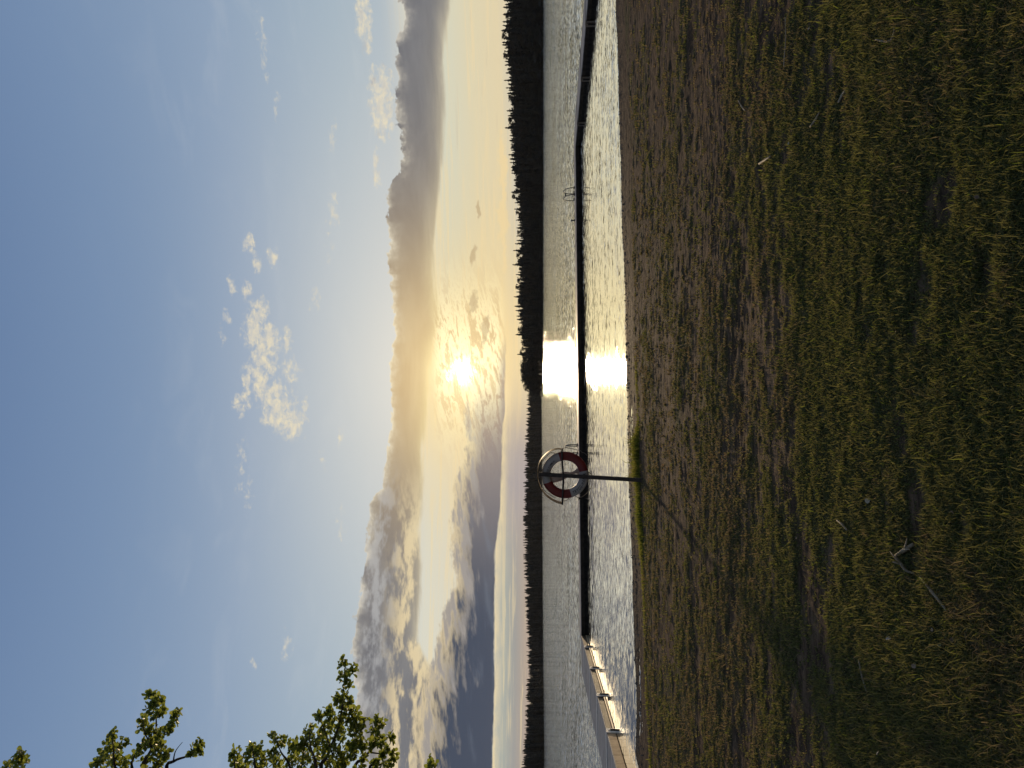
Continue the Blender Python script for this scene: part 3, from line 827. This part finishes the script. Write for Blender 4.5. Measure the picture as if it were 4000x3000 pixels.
def forest(name, label, n, pick, seed):
    r = random.Random(seed); Vs, Ts, base_ = [], [], 0
    for _ in range(n):
        k, pos, h, wsc = pick(r)
        V, T = protos[k]; a = r.uniform(0, 6.28); c, s = math.cos(a), math.sin(a)
        W = np.stack([(V[:,0]*c - V[:,1]*s)*wsc, (V[:,0]*s + V[:,1]*c)*wsc, V[:,2]*h], -1) + np.array(pos)
        Vs.append(W); Ts.append(T + base_); base_ += len(V)
    Vv = np.concatenate(Vs); Tt = np.concatenate(Ts)
    return tag(mesh_np(name, Vv, Tt.reshape(-1), [3]*len(Tt), needle), label, 'forest', kind='stuff')
def pick_r(r):
    u = r.uniform(1462, 3500); d0, dir_ = ground_dist(u, 2119.5)
    back = r.choice([r.uniform(1.5, 6), r.uniform(3, 30)])
    vt = float(np.interp(min(u, 2990), SKU, SKV)); sky_h = CAMZ + (d0+back)*ray(u, vt).z/math.hypot(ray(u, vt).x, ray(u, vt).y)
    h = sky_h*(r.uniform(.4, .85) if back < 6 else r.uniform(.72, .95))
    if u > 3000: h = r.uniform(12, 20)
    k = r.choice([0,1,2,3,5,0,1]) if u > 1600 else r.choice([4,6])
    return k, dir_*(d0+back) + Vector((0,0,.0)), h, max(h, 7)*r.uniform(1.0, 1.35)
forest('headland_wood', 'dense dark wood filling the headland below its ragged skyline', 1700, pick_r, 3)
def pick_l(r):
    u = r.uniform(-1300, 1600) if r.random() < .2 else r.uniform(-150, 1600); v = float(np.interp(u, LU, LVs)); d0, dir_ = ground_dist(u, v)
    back = r.uniform(2, 40); vt = float(np.interp(u, SLU, SLV)) + r.choice([-6,-2,0,2,5])
    dd_ = ray(u, vt); sky_h = CAMZ + (d0+back)*dd_.z/math.hypot(dd_.x, dd_.y)
    h = sky_h*(1.0 if r.random() < .2 else r.uniform(.6, .93))
    return r.choice([0,1,2,3,0,2]), dir_*(d0+back), h, h*r.uniform(.9, 1.3)
forest('distant_wood', 'low dark band of spruce wood on the far shore at the left', 3600, pick_l, 4)

# ------------------------------------------------------------------ the leafy tree reaching in from the left
barkm = speckled('bark', (.030,.024,.018), (.075,.060,.045), 9, .9, 6, bump=.4, stretch=(1,1,.25))
lm, t, b = material('leaf_green', .45, Specular_dummy=None) if False else material('leaf_green', .45)
oi = t.node('ShaderNodeNewGeometry'); rnd = E(t, oi.outputs['Random Per Island'])
lc = t.mix(rnd, (.046,.068,.016), (.115,.135,.032))
t.put(b.inputs['Base Color'], lc)
tr = t.node('ShaderNodeBsdfTranslucent'); t.put(tr.inputs[0], t.mix(rnd, (.22,.28,.035), (.42,.46,.08)))
mx = t.node('ShaderNodeMixShader'); mx.inputs[0].default_value = .5
t.l.new(b.outputs[0], mx.inputs[1]); t.l.new(tr.outputs[0], mx.inputs[2])
out = [n for n in t.n if n.type == 'OUTPUT_MATERIAL'][0]; t.l.new(mx.outputs[0], out.inputs[0])
TY = 9.0
def tp(cx, cy, dy=0.0): return at(3000 - (2500 + cy/1.229), cx/1.229, TY + dy)
r = random.Random(9)
TB = Vector((-8.9, TY + .4, 0)); TB.z = H(TB.x, TB.y) - .05
tree = empty('leafy_tree', TB); tag(tree, 'green broadleaf tree whose leafy branch tips reach in from the left edge of the view', 'tree')
tk = MB(); trunk_pts = [TB, TB + Vector((.1,0,1.5)), TB + Vector((.0,.1,3.2)), TB + Vector((.25,.05,5.2)), TB + Vector((.2,.1,7.4)), TB + Vector((.3,0,9.6)), TB + Vector((.25,.1,11.0))]
tk.tube(smooth_path(trunk_pts, 4), [.24*(1 - .93*i/24) + .012 for i in range(25)], 12)
o = tk.build('trunk', barkm, tree, smooth=True); parent_keep(o, tree)
def tr_at(z): 
    for a_, b_ in zip(trunk_pts, trunk_pts[1:]):
        if a_.z <= z <= b_.z: return a_ + (b_-a_)*((z-a_.z)/(b_.z-a_.z))
    return trunk_pts[-1]
branches = []   # polylines of the seen branch tips, crop coordinates, with a rough depth
seen = [([(1540,640),(1570,560),(1620,430),(1645,310),(1650,210),(1658,115)], 0), ([(1700,640),(1745,570),(1795,515),(1850,480),(1888,430)], .25), ([(1600,560),(1560,440),(1530,370)], -.1), ([(1620,430),(1690,370),(1745,395)], .1),
        ([(1230,640),(1220,570),(1210,510)], -.3), ([(1400,640),(1350,540),(1318,465)], -.2), ([(1520,620),(1490,510),(1488,430)], -.15), ([(1795,515),(1810,450),(1822,385)], .3), ([(1780,540),(1840,545),(1862,525)], .25), ([(1770,640),(1820,600),(1885,575),(1893,540)], .3),
        ([(690,640),(725,530),(748,440),(748,350),(735,260)], .1), ([(748,440),(800,410),(850,345)], .15), ([(730,520),(690,430),(690,380)], .0), ([(800,640),(835,582),(900,557),(940,525),(962,485)], .3), ([(832,585),(842,535),(876,490)], .3), ([(560,640),(545,540),(540,450)], -.2), ([(640,640),(640,570),(670,520)], 0), ([(760,640),(775,560),(770,480)], .1),
        ([(80,640),(95,580),(102,530)], 0), ([(2055,640),(2062,580)], .2), ([(1130,640),(1135,560)], -.3)]
lb_ = MB(); extra = []
def u_of(q):
    d = q - CAM; return 1500 + F*d.dot(rt)/d.dot(fw)
for pl, dep in seen:
    P_ = [tp(x, y, dep) for x, y in pl]
    q0 = P_[0]; z0 = max(1.8, q0.z*.82 + .2); tr0 = tr_at(z0)
    full = [tr0, tr0 + (q0-tr0)*.35 + Vector((0,0,.12)), tr0 + (q0-tr0)*.7 + Vector((0,0,.12))] + P_ if pl[0][1] >= 620 else P_
    full = smooth_path(full, 4); n = len(full); w0 = .045 if pl[0][1] >= 620 else .008
    lb_.tube(full, [w0*(1 - i/(n-1))**1.3 + .0035 for i in range(n)], 6)
    for q in full[3:]:                              # leaves and side twigs on the part of the limb left of the view
        for _ in range(7):
            c_ = q + Vector((r.gauss(-.05,.26), r.gauss(0,.34), r.gauss(0,.30)))
            if u_of(c_) < -130 and u_of(q) < 0:
                extra.append((c_, r.uniform(.10, .17)))
                lb_.tube([q, (q+c_)/2 + Vector((0,0,.05)), c_], [.007,.005,.003], 4)
# the rest of the crown, out of the frame
for i in range(46):
    z0 = r.uniform(2.4, 10.4); a = r.uniform(.9, 2*math.pi - .9) if z0 < 9.6 else r.uniform(0, 6.28)   # keeps clear of the seen side
    Lb = (3.6 - abs(z0 - 5.2)*.36)*r.uniform(.6, 1.0)
    p0 = tr_at(z0); e_ = p0 + Vector((math.cos(a)*Lb, math.sin(a)*Lb, Lb*r.uniform(.25, .6)))
    mid = p0 + (e_-p0)*.5 + Vector((r.uniform(-.2,.2), r.uniform(-.2,.2), .15))
    path = smooth_path([p0, mid, e_], 5); n = len(path)
    lb_.tube(path, [.04*(1 - k/(n-1)) + .005 for k in range(n)], 6)
    for k in range(3, n):
        for _ in range(3): extra.append((path[k] + Vector((r.gauss(0,.26), r.gauss(0,.26), r.gauss(0,.22))), r.uniform(.12, .24)))
o = lb_.build('branch', barkm, tree, smooth=True); parent_keep(o, tree)
clumps = [(1645,110,22),(1690,140,22),(1650,170,28),(1665,215,25),(1640,270,28),(1675,285,22),(1650,320,30),(1620,290,15),(1580,340,25),(1535,360,18),(1600,390,35),(1660,370,35),(1700,350,30),(1740,390,28),(1560,420,35),(1630,440,45),(1700,420,35),
 (1490,440,28),(1480,490,35),(1540,490,45),(1600,510,45),(1450,500,25),(1410,510,30),(1330,480,22),(1310,460,15),(1360,490,20),(1210,510,18),(1240,530,30),(1200,560,40),(1130,550,25),(1150,590,35),(1260,580,35),(1310,540,25),(1330,580,30),(1400,580,40),(1460,570,40),(1520,580,40),(1580,580,35),
 (1720,450,28),(1700,500,30),(1740,500,30),(1690,550,30),(1740,570,25),(1810,390,22),(1830,400,18),(1800,430,25),(1815,470,25),(1780,500,25),(1830,500,15),(1880,470,14),(1860,525,18),(1840,545,12),(1885,580,20),(1850,600,20),(1800,590,22),(1890,545,8),(2060,585,15),(2075,605,18),
 (720,260,18),(745,280,20),(770,285,14),(735,310,22),(715,330,20),(775,345,22),(745,360,20),(690,380,20),(680,420,20),(710,430,18),(765,450,20),(790,430,12),(850,350,18),(840,380,18),(820,410,16),(815,435,14),(760,490,22),(715,490,20),(740,440,14),
 (770,530,28),(800,545,20),(740,540,18),(680,520,25),(660,540,22),(690,490,15),(540,450,18),(530,480,25),(520,520,32),(560,520,25),(600,490,25),(500,560,32),(560,570,35),(610,580,30),(470,590,30),(700,580,25),(760,590,25),(940,520,22),(960,490,14),(920,545,18),(965,530,8),(100,550,25),(90,590,28),(115,580,18),(40,605,20),
 (1160,640,40),(1240,640,40),(1340,640,40),(1440,640,45),(1540,640,45),(1640,600,40),(1640,560,35),(1620,650,40),(1720,640,35),(1820,650,30),(520,640,40),(600,650,40),(700,650,35),(100,650,35)]
K = F*1.229/TY                                   # crop pixels per metre
LV, LF, nl = [], [], []
def leaf(c, size, r):
    """a folded, cupped leaf of two halves"""
    d = Vector((r.gauss(0,1), r.gauss(0,1), r.gauss(0,.7))).normalized()
    nrm_ = Vector((r.gauss(0,1), r.gauss(0,1), r.gauss(.4,1))); s_ = d.cross(nrm_)
    if s_.length < .01: return
    s_.normalize(); n_ = s_.cross(d); w_ = size*r.uniform(.30, .42)
    k = len(LV)
    for a_, b_, h_ in ((0,0,0),(.35,.85,.16),(.72,1,.18),(.98,.45,.08),(1,0,-.02),(.98,-.45,.08),(.72,-1,.18),(.35,-.85,.16),(.5,0,-.02)):
        LV.append(tuple(c + d*(a_*size) + s_*(b_*w_) + n_*(h_*size)))
    LF.extend([k,k+1,k+2,k+8, k+8,k+2,k+3,k+4, k,k+8,k+6,k+7, k+8,k+4,k+5,k+6])
for cx, cy, rad in clumps:
    R0 = rad/K; dep = r.uniform(-.25, .25); c0 = tp(cx, cy, dep); R0 *= 1.12
    n = int(16 + 40*(R0/.11)**2*.9)
    for _ in range(n):
        q = Vector((r.gauss(0,1), r.gauss(0,1.4), r.gauss(0,1))); q = q/max(q.length, .01)*R0*r.random()**.45
        leaf(c0 + q, r.uniform(.050, .078), r)
for c0, R0 in extra:
    for _ in range(16):
        q = Vector((r.gauss(0,1), r.gauss(0,1), r.gauss(0,1)*.8)); leaf(c0 + q.normalized()*R0*r.random()**.4, r.uniform(.045, .075), r)
nf = len(LF)//4
o = mesh_np('foliage', np.array(LV), LF, [4]*nf, lm, smooth=False); parent_keep(o, tree); 
# ------------------------------------------------------------------ grass, moss tufts and litter
def blade_material(name, c0, c1, c2, t0, t1, t2, k):
    gm, t, b = material(name, .9)
    g_ = t.node('ShaderNodeNewGeometry'); rnd = E(t, g_.outputs['Random Per Island'])
    pc = t.noise(objco(t), 1.1, 4, .65)*.6 + t.noise(objco(t), 13, 2, .6)*.4
    dry = t.ss(.42, .60, pc + (rnd-.5)*.22 - t.ss(6.2, 3.4, t.sep(objco(t))[1])*.13)
    t.put(b.inputs['Base Color'], t.mix(dry, t.mix(rnd, c0, c1), c2)); b.inputs['Specular IOR Level'].default_value = .0
    tr = t.node('ShaderNodeBsdfTranslucent'); t.put(tr.inputs[0], t.mix(dry, t.mix(rnd, t0, t1), t2))
    mx = t.node('ShaderNodeMixShader'); mx.inputs[0].default_value = k
    t.l.new(b.outputs[0], mx.inputs[1]); t.l.new(tr.outputs[0], mx.inputs[2])
    out = [n for n in t.n if n.type == 'OUTPUT_MATERIAL'][0]; t.l.new(mx.outputs[0], out.inputs[0])
    return gm
gm = blade_material('grass_blade', (.074,.080,.036), (.160,.162,.074), (.230,.165,.098), (.17,.17,.05), (.32,.29,.09), (.32,.23,.12), .38)
fresh = blade_material('fresh_blade', (.070,.090,.025), (.16,.18,.050), (.18,.15,.065), (.17,.22,.032), (.32,.34,.06), (.30,.25,.08), .45)
fringe = blade_material('fringe_blade', (.050,.065,.014), (.11,.13,.030), (.12,.12,.03), (.19,.23,.030), (.36,.37,.060), (.34,.31,.06), .52)

def blades(x, y, h, wd, lean):
    n = len(x); z = height(x, y) - .004
    a = rng.uniform(0, 2*np.pi, n); c, s = np.cos(a), np.sin(a)
    la = rng.uniform(0, 2*np.pi, n); lx, ly = np.cos(la)*lean*h, np.sin(la)*lean*h
    B = np.stack([x, y, z], -1)
    V = np.zeros((n, 5, 3)); w2 = (wd/2)[:,None]; S = np.stack([c, s, 0*c], -1)
    V[:,0] = B - S*w2; V[:,1] = B + S*w2
    M_ = B + np.stack([lx*.35, ly*.35, h*.6], -1)
    V[:,2] = M_ + S*w2*.8; V[:,3] = M_ - S*w2*.8
    V[:,4] = B + np.stack([lx, ly, h*np.clip(1-.25*lean, .3, 1)], -1)
    return V
# scatter evenly as the eye sees it: more plants near, fewer and coarser far
N = 700000
q = rng.uniform(0, 1, N)
yy = 1/(1/1.6 - q*(1/1.6 - 1/13.2))
xx = rng.uniform(-1, 1, N)*(yy*.62 + .5)
k = moss_mask(xx, yy)
nearf = np.clip((5.6-yy)/2.6 + .10*xx, 0, 1)
keep = rng.uniform(0, 1, N) < k*(.25 + .70*nearf) + .03*(yy < 9)
xx, yy, k, nearf = xx[keep], yy[keep], k[keep], nearf[keep]
n = len(xx)
lush = np.clip((fbm(xx*.9+9, yy*1.3, 3, 91) - .45)/.2, 0, 1)
h = (.008 + .010*k + .010*nearf*lush + .004*nearf)*rng.lognormal(0, .42, n)
wd = (.0016 + .00060*yy)*rng.uniform(.7, 1.4, n)
V1 = blades(xx, yy, h, wd, np.abs(rng.normal(.75, .45, n)))
# low cushions of dry moss and grass: clumps of short blades, a few centimetres across
N_TUFT = 62000
q = rng.uniform(0, 1, N_TUFT)
cy_ = 1/(1/2.0 - q**.75*(1/2.0 - 1/13.0)); cx_ = rng.uniform(-1, 1, N_TUFT)*(cy_*.60 + .5)
km = moss_mask(cx_, cy_); dsh = shore(cx_) - cy_
bare = np.clip((cx_ - 1.0)/3.5, 0, 1)*np.clip((cy_ - 5.5)/3, 0, 1)
keep = (rng.uniform(0, 1, N_TUFT) < .22*(1 - .75*bare) + .78*km) & (dsh > BANK + .05)
cx_, cy_ = cx_[keep], cy_[keep]; nc = len(cx_); PER = 11
rc = (.010 + .0032*cy_)*rng.lognormal(0, .35, nc)
hc = (.007 + .0016*cy_)*rng.lognormal(0, .35, nc)
aa = rng.uniform(0, 2*np.pi, (nc, PER)); ra = rc[:,None]*np.sqrt(rng.uniform(0, 1, (nc, PER)))
bx = (cx_[:,None] + np.cos(aa)*ra*1.3).ravel(); by = (cy_[:,None] + np.sin(aa)*ra*.8).ravel()
bh = (hc[:,None]*rng.uniform(.6, 1.35, (nc, PER))).ravel()
bw = ((.0022 + .00085*cy_)[:,None]*rng.uniform(.7, 1.4, (nc, PER))).ravel()
V4 = blades(bx, by, bh, bw, np.abs(rng.normal(.7, .4, nc*PER)))
# the taller fringe on the turf edge by the post
nf = 26000
fx = rng.uniform(-6.5, 1.0, nf); fd = BANK + .10 + rng.normal(0, .15, nf)
fy = shore(fx) - fd
dens = np.clip((fbm(fx*2.6, fd*3.0, 3, 55) - .35)/.16, 0, 1)*np.clip((fx+4.2)/2.0, .25, 1)*np.clip((.6-fx)/1.4, 0, 1)
tall = (.03 + .15*np.exp(-((fx+1.30)/.40)**2)*np.clip(fbm(fx*7, fx*0+1.5, 2, 57)*1.5, .4, 1.2)) + .035*np.exp(-((fx+2.3)/.5)**2)
kp = rng.uniform(0, 1, nf) < dens + 1.2*np.exp(-((fx+1.4)/.55)**2)
fx, fy, tall = fx[kp], fy[kp], tall[kp]
V2 = blades(fx, fy, tall*rng.lognormal(-.1, .4, len(fx)), rng.uniform(.005, .011, len(fx)), np.abs(rng.normal(.5, .3, len(fx))))
# longer loose blades here and there in the near turf
nt = 2000
ty = rng.uniform(1.9, 7.5, nt); tx = rng.uniform(-1, 1, nt)*(ty*.6 + .4)
kp = rng.uniform(0, 1, nt) < moss_mask(tx, ty)*np.clip((fbm(tx*1.1, ty*1.4, 3, 95)-.42)/.12, 0, 1)
tx, ty = tx[kp], ty[kp]
V3 = blades(tx, ty, rng.uniform(.035, .08, len(tx)), rng.uniform(.0016, .0032, len(tx)), np.abs(rng.normal(.95, .4, len(tx))))
V = np.concatenate([V1, V4, V3, V2]); n = len(V)
ids = (np.arange(n)*5)[:,None] + np.array([0,1,2,3, 3,2,4])[None]
lc_ = np.tile([4,3], n)
mi_ = np.zeros(2*n, dtype=np.int32); mi_[2*(len(V1)+len(V4)):2*(len(V1)+len(V4)+len(V3))] = 1; mi_[2*(n-len(V2)):] = 2; mi_[:2*(len(V1)+len(V4))] = np.repeat((rng.uniform(0,1,len(V1)+len(V4)) < .10).astype(np.int32), 2)
tag(mesh_np('grass', V.reshape(-1,3), ids.reshape(-1), lc_, [gm, fresh, fringe], mat_idx=mi_), 'short patchy grass and moss growing over the brown shore', 'grass', kind='stuff')

# dry reed stalks and sticks lying about; (points u,v), radius, label
drym = speckled('dry_reed', (.20,.14,.08), (.36,.27,.17), 14, .7, 5, stretch=(1,1,1))
def lying(pts, z=.012):
    out = []
    for u, v in pts:
        g_ = on(u, v, .25)
        for _ in range(4): g_ = on(u, v, H(g_.x, g_.y) + z)
        out.append(g_)
    return out
def P_(x, y): return (3000 - y, x)
sticks = [([P_(3568,2125),P_(3530,2150),P_(3497,2172)], .008, 'pale frayed end of a broken reed, bent to the left in the near grass'),
          ([P_(3500,2175),P_(3522,2205),P_(3538,2228),P_(3572,2240)], .006, 'short kinked brown reed piece touching the frayed one in the near grass'),
          ([P_(3595,2255),P_(3640,2310),P_(3672,2350),P_(3698,2385)], .006, 'longest straight grey reed stalk lying slantwise in the near grass'),
          ([P_(3068,68),P_(3070,150),P_(3064,230),P_(3062,262)], .005, 'thin straight brown twig on bare earth at the upper right of the lawn'),
          ([P_(2965,640),P_(2988,625),P_(3010,610)], .008, 'short pale stick on bare earth right of the middle of the shore'),
          ([P_(3165,495),P_(3185,468),P_(3200,440)], .006, 'grey splinter lying in moss on the right part of the lawn'),
          ([P_(3275,400),P_(3290,370),P_(3302,352)], .006, 'grey flat splinter beside a smaller straw on the right lawn'),
          ([P_(3420,155),P_(3470,162),P_(3490,140),P_(3493,108)], .005, 'hooked dry stem at the right edge of the thick near grass'),
          ([P_(3355,2578),P_(3368,2640),P_(3385,2700)], .005, 'dark thin twig in the grass at the lower left'),
          ([P_(3270,2032),P_(3290,2048),P_(3308,2070)], .006, 'bent straw lying on moss left of the middle of the near lawn'),
          ([P_(2884,392),P_(2900,420),P_(2912,432)], .005, 'small dark twig beside a green strip of turf on the right')]
for pts, rad, lab in sticks:
    w3 = lying(pts, .014); mb = MB(); path = smooth_path(w3, 3); n = len(path)
    mb.tube(path, [rad*(.55 + .45*math.sin(math.pi*min(.95, .15 + i/(n-1)*.8)))*(1 if i % 3 else 1.12) for i in range(n)], 7)
    if 'frayed' in lab:
        for s in (-1, 1):
            e0 = w3[0]; mb.tube([w3[1], (w3[0]+w3[1])/2 + Vector((.008*s,0,.012)), e0 + Vector((.02*s,.01*s,.02))], [.004,.004,.0015], 5)
    tag(mb.build('dry_stalk', drym, smooth=True), lab, 'stalk')
# fallen leaves and shell-pale flakes, each its own object
lfm, t, b = material('fallen_leaf', .6)
oi = t.node('ShaderNodeObjectInfo'); t.put(b.inputs['Base Color'], t.ramp(E(t, oi.outputs['Random']), [(0,(.14,.075,.04)),(.35,(.28,.17,.10)),(.7,(.40,.29,.20)),(.85,(.20,.19,.04)),(1,(.50,.36,.25))]))
lv = MB(); nn = 10
for i in range(nn+1):
    f = i/nn; w_ = .34*math.sin(math.pi*f**.8)**.8 + .01; lv.v += [(f-.5, -w_, .10*abs(math.sin(f*3)) + .12*w_), (f-.5, 0, .02*math.sin(f*9)), (f-.5, w_, .05*math.sin(f*5) + .16*w_)]
    if i: a = 3*(i-1); lv.f += [[a,a+1,a+4,a+3],[a+1,a+2,a+5,a+4]]; lv.mi += [0,0]
first = None; rl = random.Random(77)
spots = [(2905,1795,.045),(2738,2065,.03),(3110,2100,.03),(3720,2000,.045),(3470,2495,.04),(3640,2460,.03),(3720,2500,.035),(3520,2350,.03),(3390,1955,.04),(3290,825,.05),(2945,588,.05),(3155,2315,.03),(3570,2600,.03),(3670,2520,.03),(3430,2940,.03),(3950,1890,.045),(3905,2205,.04),(2800,640,.03),(2990,1285,.03),(3080,560,.03),(3160,110,.03),(3300,620,.035),(3500,1290,.03),(3815,770,.03),(2700,225,.03),(3860,2400,.03),(3275,1600,.03),(2620,1930,.05)]
for x, y, s in spots:
    o = lv.build('fallen_leaf', lfm, smooth=True) if first is None else first.copy()
    if first is None: first = o
    else: COL.objects.link(o)
    g_ = lying([P_(x, y)], .02)[0]; o.location = g_; sc_ = s*rl.uniform(.55, .85); o.scale = (sc_, sc_, sc_)
    o.rotation_euler = (rl.uniform(-.9,.9), rl.uniform(-.7,.7), rl.uniform(0,6.28))
    tag(o, 'small curled fallen leaf lying on the mossy brown ground', 'leaf', 'fallen leaves scattered over the lawn')
# ------------------------------------------------------------------ the evening air
mb = MB(); mb.box((0, 700, 59), 1600, 1100, 62)
hz = bpy.data.materials.new('evening_air'); hz.use_nodes = True; t = NT(hz.node_tree); t.n.clear()
ho = t.node('ShaderNodeOutputMaterial'); pv = t.node('ShaderNodeVolumePrincipled')
pv.inputs['Color'].default_value = (.92,.90,.90,1); pv.inputs['Density'].default_value = .000018; pv.inputs['Anisotropy'].default_value = .35
t.l.new(pv.outputs[0], ho.inputs['Volume'])
tag(mb.build('haze', hz), kind='stuff')
